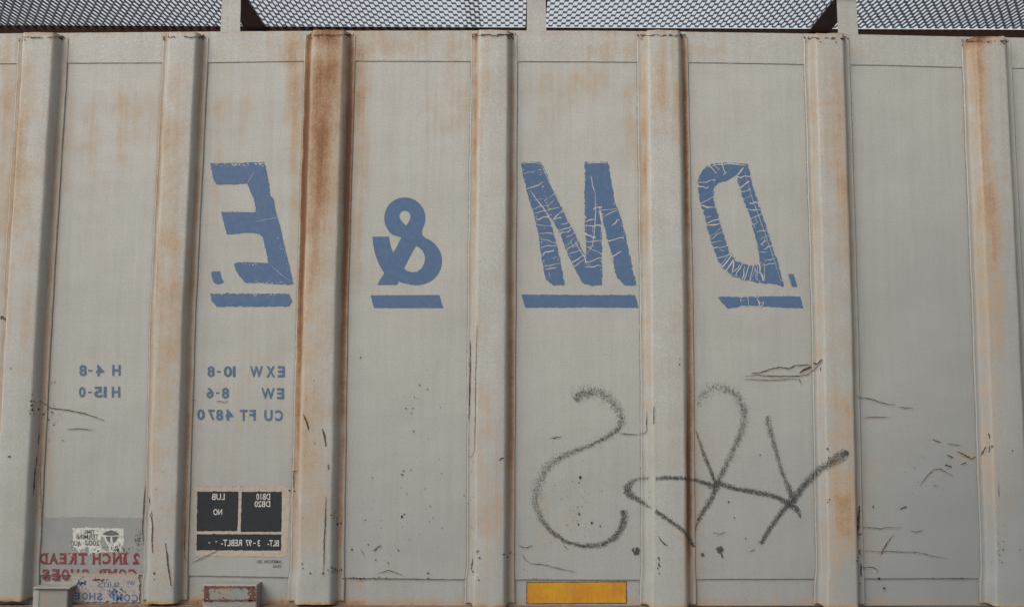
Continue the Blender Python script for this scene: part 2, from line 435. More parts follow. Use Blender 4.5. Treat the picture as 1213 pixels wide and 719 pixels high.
# ------------------------------------------------------------------ running board above: supports, crossbars, expanded-metal grating
Zg = wp(606, -9, 0)[1]
def depth_at(py, z=None):
    z = Zg if z is None else z
    d = ray(606, py); t = (z-ZC)/d.z; return d.y*t-D
w_end = depth_at(31.8)
CH = .003
for (xa0, xa1, xb0, xb1) in ((261.3,284.3,263,285.3),(624,647.2,624.2,646.4),(993.2,1016.3,991.2,1014)):
    mb = MB(); n = 10
    for k in range(n):
        def P(y, side, dep):
            x = lerp(lerp(xb0, xa0, y/40), lerp(xb1, xa1, y/40), side); X, Z = wp(x, y); return Vector((X, -dep, Z))
        yb_ = interp(EDGE, xa0)+.7
        ya, yb = lerp(-14, yb_, k/n), lerp(-14, yb_, (k+1)/n)
        f0, f1 = CH+.0006, CH-.008
        mb.quad(P(ya,0,f0), P(yb,0,f0), P(yb,1,f0), P(ya,1,f0))
        mb.quad(P(ya,0,f1), P(yb,0,f1), P(yb,0,f0), P(ya,0,f0))
        mb.quad(P(ya,1,f0), P(yb,1,f0), P(yb,1,f1), P(ya,1,f1))
        mb.quad(P(ya,1,f1), P(yb,1,f1), P(yb,0,f1), P(ya,0,f1))
    o = mb.build('running_board_support', PAINT)
    o['label'] = 'cream flat bar rising from the top chord to the walkway'
    # crossbar running inboard under the grating
    xa = wp(xb0, 0)[0]; xb = wp(xb1, 0)[0]
    mb = MB(); mb.box(xa-.002, xb+.012, .0045, w_end+.04, Zg-.026, Zg-.011); mb.build('crossbar', BEAM)
mb = MB()
zl = lambda py: ZC+(D+w_end)*(ray(606,py).z/ray(606,py).y)
mb.box(X0, X1, w_end, w_end+.05, zl(41), zl(32.4)); mb.build('walkway_edge_beam', BEAM)
mb = MB(); mb.box(X0, X1, -.018, -.010, Zg-.02, Zg+.03); mb.build('walkway_edge_bar', DECK)
def grating(xa, xb, z, phase=0.0):
    mb = MB(); a = .0530; b = .086; h = .0135; th = .005
    rows = int((w_end+.02)/(b/2))
    for s in range(rows+1):
        yc = .004+s*b/2
        pts = []
        n0 = int(xa/a)-1; n1 = int(xb/a)+2
        for n in range(n0, n1):
            bx = n*a + (a/2 if s % 2 else 0) + phase
            hi, lo = yc+b/4-.001, yc-b/4+.001
            for fx, yy in ((-.21, hi), (.21, hi), (.29, lo), (.71, lo)):
                pts.append((bx+fx*a, yy))
        for (x1, y1), (x2, y2) in zip(pts, pts[1:]):
            if x1 < xa or x2 > xb: continue
            j = random.uniform(-.0008, .0008)
            t0 = .0050                                 # strand leans over as it is stretched
            A = Vector((x1, y1-t0, z-h/2+j)); B = Vector((x2, y2-t0, z-h/2+j)); A2 = Vector((x1, y1+t0, z+h/2+j)); B2 = Vector((x2, y2+t0, z+h/2+j))
            e = Vector((0, th, 0))
            mb.quad(A, B, B2, A2); mb.quad(A2, B2, B2+e, A2+e); mb.quad(B+e, A+e, A2+e, B2+e); mb.quad(B, A, A+e, B+e)
    return mb.build('walkway_grating', DECK)
jx0, jx1 = wp(550, 20)[0], wp(571, 20)[0]
grating(X0, jx1*1.08, Zg); grating(jx0*1.08, X1, Zg+.019, .017)

# ------------------------------------------------------------------ painted marks: filled outlines given in photo readings
def fill_shapes(loops):
    """triangulated fill (holes allowed) of 2D loops -> verts, faces in 2D"""
    cu = bpy.data.curves.new('tmp', 'CURVE'); cu.dimensions = '2D'; cu.fill_mode = 'BOTH'
    for lp in loops:
        sp = cu.splines.new('POLY'); sp.points.add(len(lp)-1)
        for k, (x, y) in enumerate(lp): sp.points[k].co = (x*.01, -y*.01, 0, 1)
        sp.use_cyclic_u = True
    o = bpy.data.objects.new('tmp', cu); C.objects.link(o)
    bpy.context.view_layer.update()
    me = bpy.data.meshes.new_from_object(o.evaluated_get(bpy.context.evaluated_depsgraph_get()))
    vs = [(v.co.x*100, -v.co.y*100) for v in me.vertices]; fs = [tuple(p.vertices) for p in me.polygons]
    bpy.data.objects.remove(o); bpy.data.curves.remove(cu); bpy.data.meshes.remove(me)
    return vs, fs
def ragged(lp, amp, step=2.0, seed=0):
    rr = random.Random(seed); outp = []
    for (a, b), (c, d) in zip(lp, lp[1:]+lp[:1]):
        L = math.hypot(c-a, d-b); n = max(1, int(L/step))
        for k in range(n):
            t = k/n; nx_, ny_ = (d-b)/max(L,.01), -(c-a)/max(L,.01)
            q = rr.gauss(0, amp) if k else rr.gauss(0, amp*.4)
            if rr.random() < .05: q *= 2.2
            outp.append((lerp(a,c,t)+nx_*q, lerp(b,d,t)+ny_*q))
    return outp
def mark(name, loops, mat, eps=.0012, parent=None, amp=.2, step=2.2, seed=1, placer=flat):
    loops = [ragged(l, amp, step, seed+i) for i, l in enumerate(loops)] if amp else loops
    vs, fs = fill_shapes(loops)
    mb = MB(); mb.v = [placer(x, y, eps) for x, y in vs]; mb.f = fs; mb.mi = [0]*len(fs)
    return mb.build(name, mat, parent=parent)
def ribbon(mb, pts, w, eps, placer=drape, mi=0, jit=.25, step=2.0, taper=True, gap=0):
    """thin irregular line lying on the surface"""
    P = []
    for (a, b), (c, d) in zip(pts, pts[1:]):
        n = max(1, int(math.hypot(c-a, d-b)/step))
        for k in range(n): P.append((lerp(a,c,k/n), lerp(b,d,k/n)))
    P.append(pts[-1]); m = len(P); prev = None
    for k, (x, y) in enumerate(P):
        x2, y2 = P[min(m-1, k+1)]; x1, y1 = P[max(0, k-1)]
        L = math.hypot(x2-x1, y2-y1) or 1; nx_, ny_ = -(y2-y1)/L, (x2-x1)/L
        ww = w*.5*(random.uniform(.6, 1.35))
        if taper: ww *= .35+.65*min(1, 3.0*min(k, m-1-k)/m+.1)
        q = random.uniform(-jit, jit)
        a = placer(x+nx_*(q+ww), y+ny_*(q+ww), eps); b = placer(x+nx_*(q-ww), y+ny_*(q-ww), eps)
        if prev and not (gap and random.random() < gap): mb.quad(prev[0], prev[1], b, a, mi)
        prev = (a, b)
def blob(mb, x, y, r, eps, placer=drape, mi=0, sx=1, sy=1):
    n = random.choice((5, 6, 7)); ph = random.uniform(0, 6)
    mb.poly([placer(x+sx*r*random.uniform(.6,1.3)*math.cos(ph+6.283*k/n), y+sy*r*random.uniform(.6,1.3)*math.sin(ph+6.283*k/n), eps) for k in range(n)], mi)
def cracks(parent, lines, seed, dens=1.0, extra=()):
    rr = random.Random(seed); random.seed(seed)
    mb = MB()
    for pts, hw, sp in lines:
        L = 0; nextc = rr.uniform(3, sp)
        for (a, b), (c, d) in zip(pts, pts[1:]):
            l = math.hypot(c-a, d-b); tx, ty = (c-a)/l, (d-b)/l; nx_, ny_ = -ty, tx
            while nextc < l:
                x, y = a+tx*nextc, b+ty*nextc; sk = rr.uniform(-.45, .45)
                s0 = -hw*(1 if rr.random() < .8 else rr.uniform(0, .6)); s1 = hw*(1 if rr.random() < .8 else rr.uniform(0, .6))
                seg = [(x+nx_*q+tx*(sk*q+rr.uniform(-1.1,1.1)), y+ny_*q+ty*(sk*q+rr.uniform(-1.1,1.1))) for q in [lerp(s0,s1,k/4) for k in range(5)]]
                ribbon(mb, seg, rr.choice((.6,.8,1.0,1.4)), .0020, flat, jit=.12, step=3, taper=rr.random() < .4)
                if rr.random() < .14:
                    m_ = seg[2]; q = rr.uniform(4, 8)
                    ribbon(mb, [m_, (m_[0]+tx*q*.5+nx_*1.5, m_[1]+ty*q*.5+ny_*1.5), (m_[0]+tx*q, m_[1]+ty*q)], .6, .0020, flat, jit=.1)
                nextc += rr.uniform(.45, 1.5)*sp
            nextc -= l
    for pts, hw, sp in lines:
        for (a, b), (c, d) in zip(pts, pts[1:]):
            l = math.hypot(c-a, d-b)
            for k in range(int(l*.55)):
                t = rr.random(); sd_ = rr.choice((-1, 1)); q = sd_*hw*rr.uniform(.82, 1.05)
                blob(mb, lerp(a,c,t)-(d-b)/l*q, lerp(b,d,t)+(c-a)/l*q, rr.uniform(.25,.75), .0021, flat)
    for pts, w_ in extra: ribbon(mb, pts, w_, .0022, flat, jit=.15, taper=True)
    o = mb.build('cracks', CRACK, parent=parent); o['kind'] = 'stuff'; return o

E = [(249,193),(256,193.4),(270,192.6),(285,192.8),(300,192),(313,191.5),(316,202),(320.5,232),(323.5,234),(328,255),(334,275),(338,296),(343,315),(347.7,336.5),(330,336.5),(310,334.4),(291,334.5),(284,327),(279,319),(277.5,311.5),(283,310),(318,311),(316,300),(313,288),(311.5,281),(308,277),(300,275.5),(285,276),(268.5,277.5),(262,250.5),(303,251),(302,240),(297.5,229),(293,217),(280,218.3),(256,218),(253,213)]
e = mark('painted_letter', [E], BLUE, amp=.28, seed=3); e['label'] = 'large mirrored blue letter E'
mark('full_stop', [[(250,322),(256,320.8),(261,321),(264,335),(258,336.2),(253,334)]], BLUE, amp=.3, parent=e)
mark('underline', [[(249,347.5),(343,347.5),(345.8,358),(343,362.5),(257,362.8),(251,357)]], BLUE, amp=.35, parent=e)
mb = MB(); random.seed(5)
for k in range(26): blob(mb, random.uniform(251,312), random.uniform(193,196.5), random.uniform(.4,1.1), .002, flat, sx=1.7, sy=.7)
for k in range(14): blob(mb, random.uniform(292,345), random.uniform(332.5,335.5), random.uniform(.4,.9), .002, flat)
for k in range(10): blob(mb, random.uniform(284,316), random.uniform(311,313.5), random.uniform(.4,.8), .002, flat)
for k in range(10): t = random.random(); blob(mb, lerp(330,343,t)+random.uniform(-3,1), lerp(278,322,t), random.uniform(.3,.7), .002, flat)
for k in range(12): blob(mb, random.uniform(252,330), random.uniform(348,351), random.uniform(.3,.8), .002, flat, sx=1.5)
ribbon(mb, [(301,204),(296,212),(293,217)], .5, .002, flat); ribbon(mb, [(302,262),(320,259),(331,257)], .4, .002, flat); ribbon(mb, [(320,313),(333,325),(345,333)], .4, .002, flat)
o = mb.build('cracks', CRACK, parent=e); o['kind'] = 'stuff'

def arc(cx, cy, rx, ry, a0, a1, n):
    return [(cx+rx*math.cos(math.radians(lerp(a0,a1,k/n))), cy+ry*math.sin(math.radians(lerp(a0,a1,k/n)))) for k in range(n+1)]
AMP = arc(479.5,258,24.4,24.5,128,392,26)+[(500,275),(500,278)]+arc(493,308.5,30.6,28.8,-68,110,22)+[(476,334.5),(472.5,332.5),(470.3,337),(446.8,337),(455,323),(449,313),(444.5,301),(442,290),(441.2,280),(460.5,280),(462.5,290),(466,299),(475.5,280.8),(470,279.3)]
H1 = [(473,255),(474.5,251.3),(477.5,249.3),(481,249.2),(484.8,251.5),(486.3,255),(485.8,259.5),(483.6,263.5),(481,267),(477,263),(474,259)]
H2 = [(492.5,290.8),(485,304.5),(478.5,317.5),(482.5,320.5),(487.5,322),(494,321.4),(499,317.5),(502.5,311.5),(503.5,305),(502.3,300),(499.5,295.5),(496.3,292.6)]
a_ = mark('painted_letter', [AMP, H1, H2], BLUE, amp=.07); a_['label'] = 'mirrored blue ampersand between the E and the M'
mark('underline', [[(439,349.3),(520.5,349),(525,364.3),(443,364.3)]], BLUE, amp=.08, parent=a_)

M = [(617,193),(628,191),(641,192),(646,202),(654,222),(662,240),(671,258),(680,275),(687,290),(693,304),(694.3,290),(692.6,275),(692.5,192),(720,191.5),(724,213),(728,237),(733,250),(737,263),(741,280),(746,302),(750,322),(754,337.5),(741,338),(732,330),(728,322),(727,307),(722,292),(718,277),(714,258),(711,247),(712.5,275),(713,337.5),(700,338),(691,335),(684,324),(676,308),(669,292),(663,276),(656,263),(647.5,250),(652,262),(656,277),(660,292),(665,315),(669,337.5),(655,337.5),(647,331),(644.5,322),(641,300),(637.5,275),(632,252),(627,238),(621,215)]
m_ = mark('painted_letter', [M], BLUE, amp=.45, seed=9); m_['label'] = 'cracked mirrored blue letter M'
mark('underline', [[(617.5,348.5),(690,349),(752,349),(756.5,364),(700,363.6),(622,364)]], BLUE, amp=.22, parent=m_, seed=4)
cracks(m_, [([(629,194),(634,225),(641,250)],10,18),([(641,245),(648,275),(655,318)],9,7),([(650,228),(668,265),(690,318)],9,6),([(703,240),(703,322)],10,9),([(716,238),(727,275),(735,312)],11,13)], 11,
  extra=[([(628,225),(637,238),(645,248),(652,262)],1.1),([(700,208),(702,220),(705,229)],1.3),([(705,229),(705.5,250),(704,275),(702,290),(693,304)],.9),([(681,285),(688,298),(693,305),(695,314)],.9),([(710,246),(712,258),(714,266)],1.6),
  ([(640,192),(646,205),(654,222),(661,236)],.8),([(650,322),(652,330)],.5),([(617,194),(628,192.5),(640,193.5)],.9),([(693,193.5),(706,192.5),(719,193)],.8)])
Dd = [(837,197),(848,193),(860,192.5),(886,194),(889,210),(893,225),(898,240),(903,255),(910,275),(913,285),(920,305),(925,325),(928.5,338.5),(915,336),(900,334),(880,331),(865,325),(852,312),(846,297),(841,280),(836,260),(831,245),(827,228),(827,212),(831,203)]
Di = [(846,222),(850,217),(862,213),(873,207),(874,209),(874,217),(879,233),(885,248),(890,260),(893,275),(897,287),(899,305),(900,313),(892,314),(885,313),(872,309),(864,300),(861,289),(858,280),(852,262),(848,245),(844.5,235)]
d_ = mark('painted_letter', [Dd, Di], BLUE, amp=.5, seed=21); d_['label'] = 'badly cracked mirrored blue letter D'
mark('full_stop', [[(933.5,324.5),(940,324),(944.5,339),(938,339)]], BLUE, amp=.15, parent=d_)
mark('underline', [[(850,351),(865,351),(880,351.8),(895,350.5),(948,350.5),(951.5,364.5),(930,364),(905,362.3),(893,361.5),(880,361.5),(872,363.5),(862,364.8),(856,359)]], BLUE, amp=.3, parent=d_, seed=6)
cracks(d_, [([(858,194),(838,208),(836,225),(838,245),(842,260)],10,11),([(842,256),(850,283),(858,303)],9,7),([(856,300),(866,314),(884,321),(906,322)],10.5,4.2),([(881,206),(885,222),(895,255),(905,290),(913,318)],9,7),([(870,357),(905,357)],6,8)], 31,
  extra=[([(872,209),(877,203),(881,198)],1.6),([(838,198),(850,194.8),(866,193.8),(885,196)],1.2),([(882,203),(890,232),(901,262),(913,296),(925,333)],.5)])
random.seed(77)

# ---- words set in a plain gothic, mirrored as in the photograph
def word_mesh(text, bold=.02):
    cu = bpy.data.curves.new('tmp', 'FONT'); cu.body = text; cu.size = 1; cu.offset = bold; cu.resolution_u = 3
    o = bpy.data.objects.new('tmp', cu); C.objects.link(o); bpy.context.view_layer.update()
    me = bpy.data.meshes.new_from_object(o.evaluated_get(bpy.context.evaluated_depsgraph_get()))
    vs = [(v.co.x, v.co.y) for v in me.vertices]; fs = [tuple(p.vertices) for p in me.polygons]
    bpy.data.objects.remove(o); bpy.data.curves.remove(cu); bpy.data.meshes.remove(me)
    xs = [v[0] for v in vs]; ys = [v[1] for v in vs]; a, b, c, d = min(xs), max(xs), min(ys), max(ys)
    return [((x-a)/(b-a), (y-c)/(d-c)) for x, y in vs], fs
def words(name, items, mat, parent=None, bold=.02, eps=.0015, slope=0):
    """items: (text, x_left, x_right, y_top, y_bottom) of each mirrored word"""
    for (txt, x0, x1, y0, y1) in items:
        mb = MB()
        vs, fs = word_mesh(txt, bold); n = len(mb.v)
        mb.v += [flat(lerp(x1, x0, u), lerp(y1, y0, v)+slope*(lerp(x1,x0,u)-x0), eps) for u, v in vs]
        mb.f += [tuple(n+k for k in f) for f in fs]; mb.mi += [0]*len(fs)
        mb.build(name, mat, parent=parent)
def slab(items_mb, x, y, w_, h_=1.0): pass
words('dimension_lettering', [('H',133,143,431.5,444.5),('4',114,123.5,431.5,445),('-',104.5,109.5,437.5,439.3),('8',94,103,431.5,444.8)], BLUE2, bold=.036)
words('dimension_lettering', [('H',132.5,142.5,457.3,470),('I5',111.5,126.5,457.3,470.3),('-',104.5,108.8,463,464.8),('0',93.5,101.5,457.5,470)], BLUE2, bold=.036)
words('dimension_lettering', [('E',329,337.5,433,446.2),('X',315.5,326,433,446.2),('W',296,311.5,433,446.2),('I0',265,279,433,446),('-',257,261.5,438.7,440.5),('8',245.7,254.5,433,446)], BLUE2, bold=.036)
words('dimension_lettering', [('E',328,336.5,459,472),('W',309.5,325.5,459,472),('8',262.8,271.5,458.5,471.5),('-',255.8,260,464,465.8),('6',244.5,253,458.2,471)], BLUE2, bold=.036)
words('dimension_lettering', [('C',326,335.3,485,498),('U',313,323,485,498),('F',295.5,303,484.6,497.5),('T',284,293.2,484.5,497.5),('4',267,276.8,484.3,497.3),('8',256,264.5,484.3,497.3),('7',246,254.5,484.3,497),('0',233.5,242.8,484,496.8)], BLUE2, bold=.036)

# ---- repair and lubrication stencil
bd = mark('service_stencil', [[(229.8,575),(343,574.2),(343.4,600),(339.6,657),(333,659),(232,657.8)],[(233.8,581.5),(282.8,581.5),(281.5,628),(233.2,628.3)],[(286.3,581.8),(334,581.8),(333.5,629),(285.2,629)],[(233.2,632),(333.4,632),(332.8,651.2),(233,650.8)]], BORDER, amp=.35, step=3)
bd['label'] = 'black and cream lubrication stencil with mirrored LUB, NO and BLT text'
for L in ([(233.8,581.5),(282.8,581.5),(281.5,628),(233.2,628.3)],[(286.3,581.8),(334,581.8),(333.5,629),(285.2,629)],[(233.2,632),(333.4,632),(332.8,651.2),(233,650.8)]):
    mark('black_panel', [L], BLACK, amp=.2, parent=bd, eps=.0014)
words('stencil_text', [('LUB',251,266.3,583.8,591.3),('NO',252.8,263.3,602,609.3),('DB10',303.8,320.2,583.8,591.3),('DB20',301.7,320.2,592.5,599.7),
  ('BLT-',317,330.5,638.8,646.2),('3',305.2,308.4,638.6,646.2),('-',300,303,642,643),('97',291,298.3,638.4,646),('REBLT-',262,286.8,638.2,645.8),('-',255.3,257.3,640,641),('-',247,249,641.5,642.5)], WHITE, parent=bd, bold=.015, eps=.0024)
words('maker_text', [('AMERON 281',304.5,333.5,662.3,666.2),('YEAR',323,333.5,668,671.5)], DARKTX, bold=.01)

# ---- grey repaint patch, torn sticker, red and blue shoe notices
mark('repaint_patch', [[(52,612.5),(100,611.5),(168.5,612.5),(169,640),(168.5,680.5),(110,681),(49.5,680.5),(50,640)]], PATCH, amp=.3, eps=.0008)
st = mark('torn_sticker', [[(86,625),(100,624.3),(120,624.8),(146.5,625),(146.8,640),(144.5,652),(138,652.5),(137,648),(133,653),(122,652.5),(118,655),(106,654.5),(104,647),(97,650),(93,654),(90,648),(83,646),(87,641)],
   [(120,634),(124,636),(127,644),(130,652),(121,650),(119,643)]], GLUE, amp=.4, step=1.6, eps=.0012)
st['label'] = 'torn whitish sticker with mirrored black print'
mb = MB(); random.seed(14)
mb.poly([flat(x,y,.0022) for x, y in ((121,632),(125,629),(132,626.8),(138,629),(142,632.5),(135,633.5),(127,633.3))])
mb.poly([flat(x,y,.0022) for x, y in ((125,634.8),(131,634.6),(130.5,642),(127.5,640))]); mb.poly([flat(x,y,.0022) for x, y in ((133,634.6),(141,634.6),(136.5,641),(133.8,642.5))])
for k in range(70):
    blob(mb, random.choice((random.uniform(84,168), random.gauss(137,5))), random.gauss(650,2.6), random.uniform(.3,1.1), .0022, flat)
for k in range(30): blob(mb, random.uniform(160,167), random.uniform(628,646), random.uniform(.2,.9), .0022, flat)
o = mb.build('print_and_scuffs', DARKTX, parent=st); o['kind'] = 'stuff'
words('sticker_text', [('TIME',100,113,627,631.3),('TERMINI',91,117,631.8,637.8),('AUG',84,96,639.5,645.5),('2007',100.5,118.5,639,645.5)], DARKTX, parent=st, bold=.012, eps=.0023)
mb = MB(); random.seed(15)
for k in range(80): blob(mb, random.uniform(82,146), random.gauss(649,4), random.uniform(.3,1.2), .0019, flat)
o = mb.build('paper_scraps', GLUE, parent=st); o['kind'] = 'stuff'
# slab-serif red stencil: gothic strokes with added slabs
def serif_words(name, items, mat, eps=.0016):
    for (txt, x0, x1, y0, y1) in items:
        mb = MB()
        vs, fs = word_mesh(txt, .05); n = len(mb.v)
        mb.v += [flat(lerp(x1, x0, u), lerp(y1, y0, v), eps) for u, v in vs]; mb.f += [tuple(n+k for k in f) for f in fs]; mb.mi += [0]*len(fs)
        if txt in 'IHTNRADMP':
            feet = {'I':[.5],'T':[.5],'H':[.12,.88],'N':[.12,.88],'R':[.15,.9],'A':[.06,.94],'D':[.16],'M':[.1,.9],'P':[.15]}[txt]
            ww = (x1-x0)*(.17 if len(feet) > 1 else .30) if txt != 'I' else (x1-x0)*.9
            for f in feet:
                cx = lerp(x1, x0, f)
                for yy in ((y1-1.5, y1),)+(((y0, y0+1.5),) if txt in 'IHNDRMP' else ()):
                    mb.poly([flat(cx-ww,yy[0],eps+.0003),flat(cx-ww,yy[1],eps+.0003),flat(cx+ww,yy[1],eps+.0003),flat(cx+ww,yy[0],eps+.0003)])
        mb.build(name, mat)
serif_words('shoe_lettering', [('2',157.5,165.5,654,667.7),('I',146,150.5,654,667.7),('N',134,144.5,654,667.7),('C',121.5,131.5,654,667.7),('H',110,119.5,654,667.7),
   ('T',93,103.5,654,667.7),('R',81.5,91,654,667.5),('E',70.5,79,654,667.5),('A',58.5,69,654,667.5),('D',47,56.5,654,667.5)], REDP)
serif_words('shoe_lettering', [('C',152,162,673,684),('O',140.5,150,673,684),('M',128,138.5,673,684),('P',117.5,126,673,684),('S',97,105.5,673,686),('H',84,94,673,686.5),('O',73,82,673,686.5),('E',62,70.5,673,686.5),('S',50,59,673,686.5)], REDP)
nb = mark('shoe_notice', [[(84.5,678.5),(165,679.5),(165.5,712),(84,712)]], NOTICE, amp=.5, step=2, eps=.0028)
nb['label'] = 'scuffed pale notice with mirrored blue COMP SHOE text'
mb = MB(); random.seed(31)
ribbon(mb, [(84.5,678),(165.5,679)], 1.3, .0034, flat, taper=False); ribbon(mb, [(84.5,678),(84.3,712)], .9, .0034, flat, taper=False); ribbon(mb, [(84.5,681.3),(165.5,682)], .6, .0034, flat, taper=False, gap=.3)
mb.build('notice_edge', NEDGE, parent=nb)
words('notice_text', [('C',156.5,163.8,703,711.8),('O',147,154.5,702.5,711.5),('M',137.5,145.5,702,711),('P',129.5,136,701.5,710.3),('S',115,121.5,701,710),('H',106,113.3,701,709.5),('O',97.5,104.5,700.5,709.2),('E',88.5,95,700.5,709)], BLUE3, parent=nb, bold=.03, eps=.0036)
words('notice_text', [('SUITS',116,142,688.5,694.3),('WY',150,160,687,692)], BLUE3, parent=nb, bold=.01, eps=.0036)
mb = MB(); random.seed(32)
for k in range(42): blob(mb, random.gauss(98,3.4), random.gauss(689.5,2.4), random.uniform(.4,1.3), .0038, flat)
for k in range(55): blob(mb, random.gauss(134,6.5), random.gauss(699.5,3), random.uniform(.3,1.2), .0038, flat)
for k in range(34): blob(mb, random.uniform(88,162), random.uniform(684,700), random.uniform(.2,.7), .0038, flat)
o = mb.build('ink_smudges', BLUE3, parent=nb); o['kind'] = 'stuff'
mb = MB()
for k in range(16): blob(mb, random.uniform(110,128), random.gauss(685.5,.8), random.uniform(.4,1.2), .0038, flat, sx=1.4)
o = mb.build('ink_smudges', REDP, parent=nb); o['kind'] = 'stuff'

# ---- yellow reflector strip on the sill
mark('reflector', [[(624,688.6),(742,688),(742.3,713.8),(623.8,714.3)]], REFL, amp=.1, eps=-.0035)
mb = MB()
for pts in ([(624,688.8),(742,688.2)],[(624,688.8),(623.8,714.2)],[(742,688.2),(742.3,713.6)],[(623.8,714.2),(742.3,713.6)]): ribbon(mb, pts, .8, -.0028, flat, taper=False, jit=.05)
mb.build('reflector_edge', SCR)

# ---- the two brackets standing out from the foot of the side
def bx_px(mb, x0, x1, y0, y1, dep, back=-.02, mi=0, taper=0):
    a = wp(x0, y0, dep); b = wp(x1, y1, dep)
    mb.box(a[0], b[0], -dep, -back, b[1], a[1], mi)
def bracket_a():
    mb = MB(); bx_px(mb, 41.5, 79, 697.5, 730, .075); o = mb.build('tread_bracket', PAINT, bevel=.006, wear=wear_bracket)
    m2 = MB(); bx_px(m2, 39, 83, 694.5, 697.4, .085); m2.build('bracket_lip', PAINT, parent=o, bevel=.003, wear=wear_bracket)
    m3 = MB(); bx_px(m3, 39.5, 45, 698, 730, .078); m3.build('bracket_rib', PAINT, parent=o, bevel=.003)
    return o
bracket_a()
mb = MB(); bx_px(mb, 240.5, 303.5, 691.2, 730, .095); o = mb.build('tread_bracket', PAINT, bevel=.006, wear=wear_bracket)
mb = MB()
DB = .0985
def F4(a, b, c, d, e_=DB):
    P = lambda x, y: Vector((wp(x,y,e_)[0], -e_, wp(x,y,e_)[1]))
    mb.poly([P(*a), P(*b), P(*c), P(*d)])
random.seed(44)
def fp(x, y, eps):
    X, Z = wp(x, y, .0955+eps); return Vector((X, -.0955-eps, Z))
for pts, w_ in (([(242,694.5),(302,694.5)],2.0),([(242,710),(302,710.5)],2.0),([(244.5,694),(244.5,711)],5.5),([(298,694),(299,711)],8)):
    ribbon(mb, pts, w_, .002, fp, taper=False, jit=.6, step=1.2)
for k in range(46): blob(mb, random.choice((random.gauss(245,3), random.gauss(297,4.5), random.uniform(242,302))), random.choice((random.uniform(694,711), random.gauss(695,1), random.gauss(710,.8))), random.uniform(.4,1.4), .003, fp)
for k in range(26): blob(mb, random.uniform(243,300), random.uniform(696,709), random.uniform(.2,.8), .003, fp)
mb.build('rusty_frame', RSTEEL, parent=o)

# ------------------------------------------------------------------ spray-can graffiti: droplets scattered along each stroke
random.seed(99)
G = [ # strokes of (x, y, half width, density)
 [(680,473,5,.9),(687,466,7.5,1.0),(702,462.5,6,.65),(717,467,6.5,.55),(729,478,6.5,.5),(736.5,491,6,.55),(736,503,4.5,.7),(727,512,3.6,1.0),(712,520.5,2.8,1.0),(695,528.5,2.8,1.0),(675,535.5,3.6,.85),(660,542.5,4.6,.7),(648,553,5.5,.55),(640,566,6,.5),(635,583,6.4,.5),(634.5,598,5.8,.55),(640,612,3.6,.8),(652,628,2.4,1.2),(670,640.5,1.9,1.4),(690,646,1.9,1.4),(712,644.5,2.6,1.3),(727,637,3.0,1.4),(737,624,3.2,1.5),(739.5,612,3.3,1.6),(738,603,3,1.5)],
 [(768,565,2,.5),(754,567,2.6,.9),(745,573,3.4,1.2),(741,580,4,1.4),(748,587,3.2,1.3),(758,592.5,2.2,1.2),(768,599,1.7,1.0),(771,601,1.2,.6)],
 [(777,566.5,1.5,1.2),(787,565,2,1.5),(800,565.2,2,1.6),(813,566,1.7,1.6),(823,567.5,1.3,1.2),(828,568.8,1.8,1.6),(838,572.5,2.3,1.8),(847,576,2.8,2.0)],
 [(848,571,2.6,1.6),(858,573.5,2.3,1.8),(870,578,2.2,1.8),(890,581,2.3,1.8),(908,584.5,2.2,1.8),(922,589,2.2,1.8),(932,594,3,1.8),(941,599,3.6,1.9),(946,604,2.3,1.9),(947.5,612,.6,1.6)],
 [(776,604,1.9,1.6),(785,610,2.2,1.6),(798,619,2.1,1.6),(808,626.5,1.9,1.5),(815,634,2.0,1.5),(822,646.5,1.5,1.4)],
 [(827,480,3,.22),(832,467,5.5,.35),(843,458.5,6.5,.40),(860,459,6,.5),(874,468,5.8,.6),(881.5,484,5.8,.6),(881,500,5.4,.65),(875,518,5,.7),(867,536,4.6,.75),(858,554,4,.85),(851,568,3.4,1.1),(846,582,2.6,1.4),(840,594,2.9,1.3),(832,606,2.7,1.3),(827,616,2.2,1.1),(823,628,1.2,.5)],
 [(825,510,1.3,.8),(829,525,1.9,.9),(836,543,1.9,1.3),(842,558,1.7,1.5),(849,576,2,1.8)],
 [(908.5,492,3.8,.7),(912,507,4.2,.9),(917,527,3.6,.9),(922,545,2.6,1.0),(927,560,2.6,.9),(934,577,3,1.2),(940,592,3,1.6)],
 [(1003,535,4.2,1.3),(995,540,5.2,1.2),(984,548,4.4,1.12),(974,552.5,3.6,1.2),(962,563,3.6,1.3),(950,577,3.4,1.5),(940,590,3.4,1.7),(929,601.5,2.5,1.7),(918,616,2.4,1.6),(908,631,2.3,1.6),(901,643,2.2,1.6)],
]
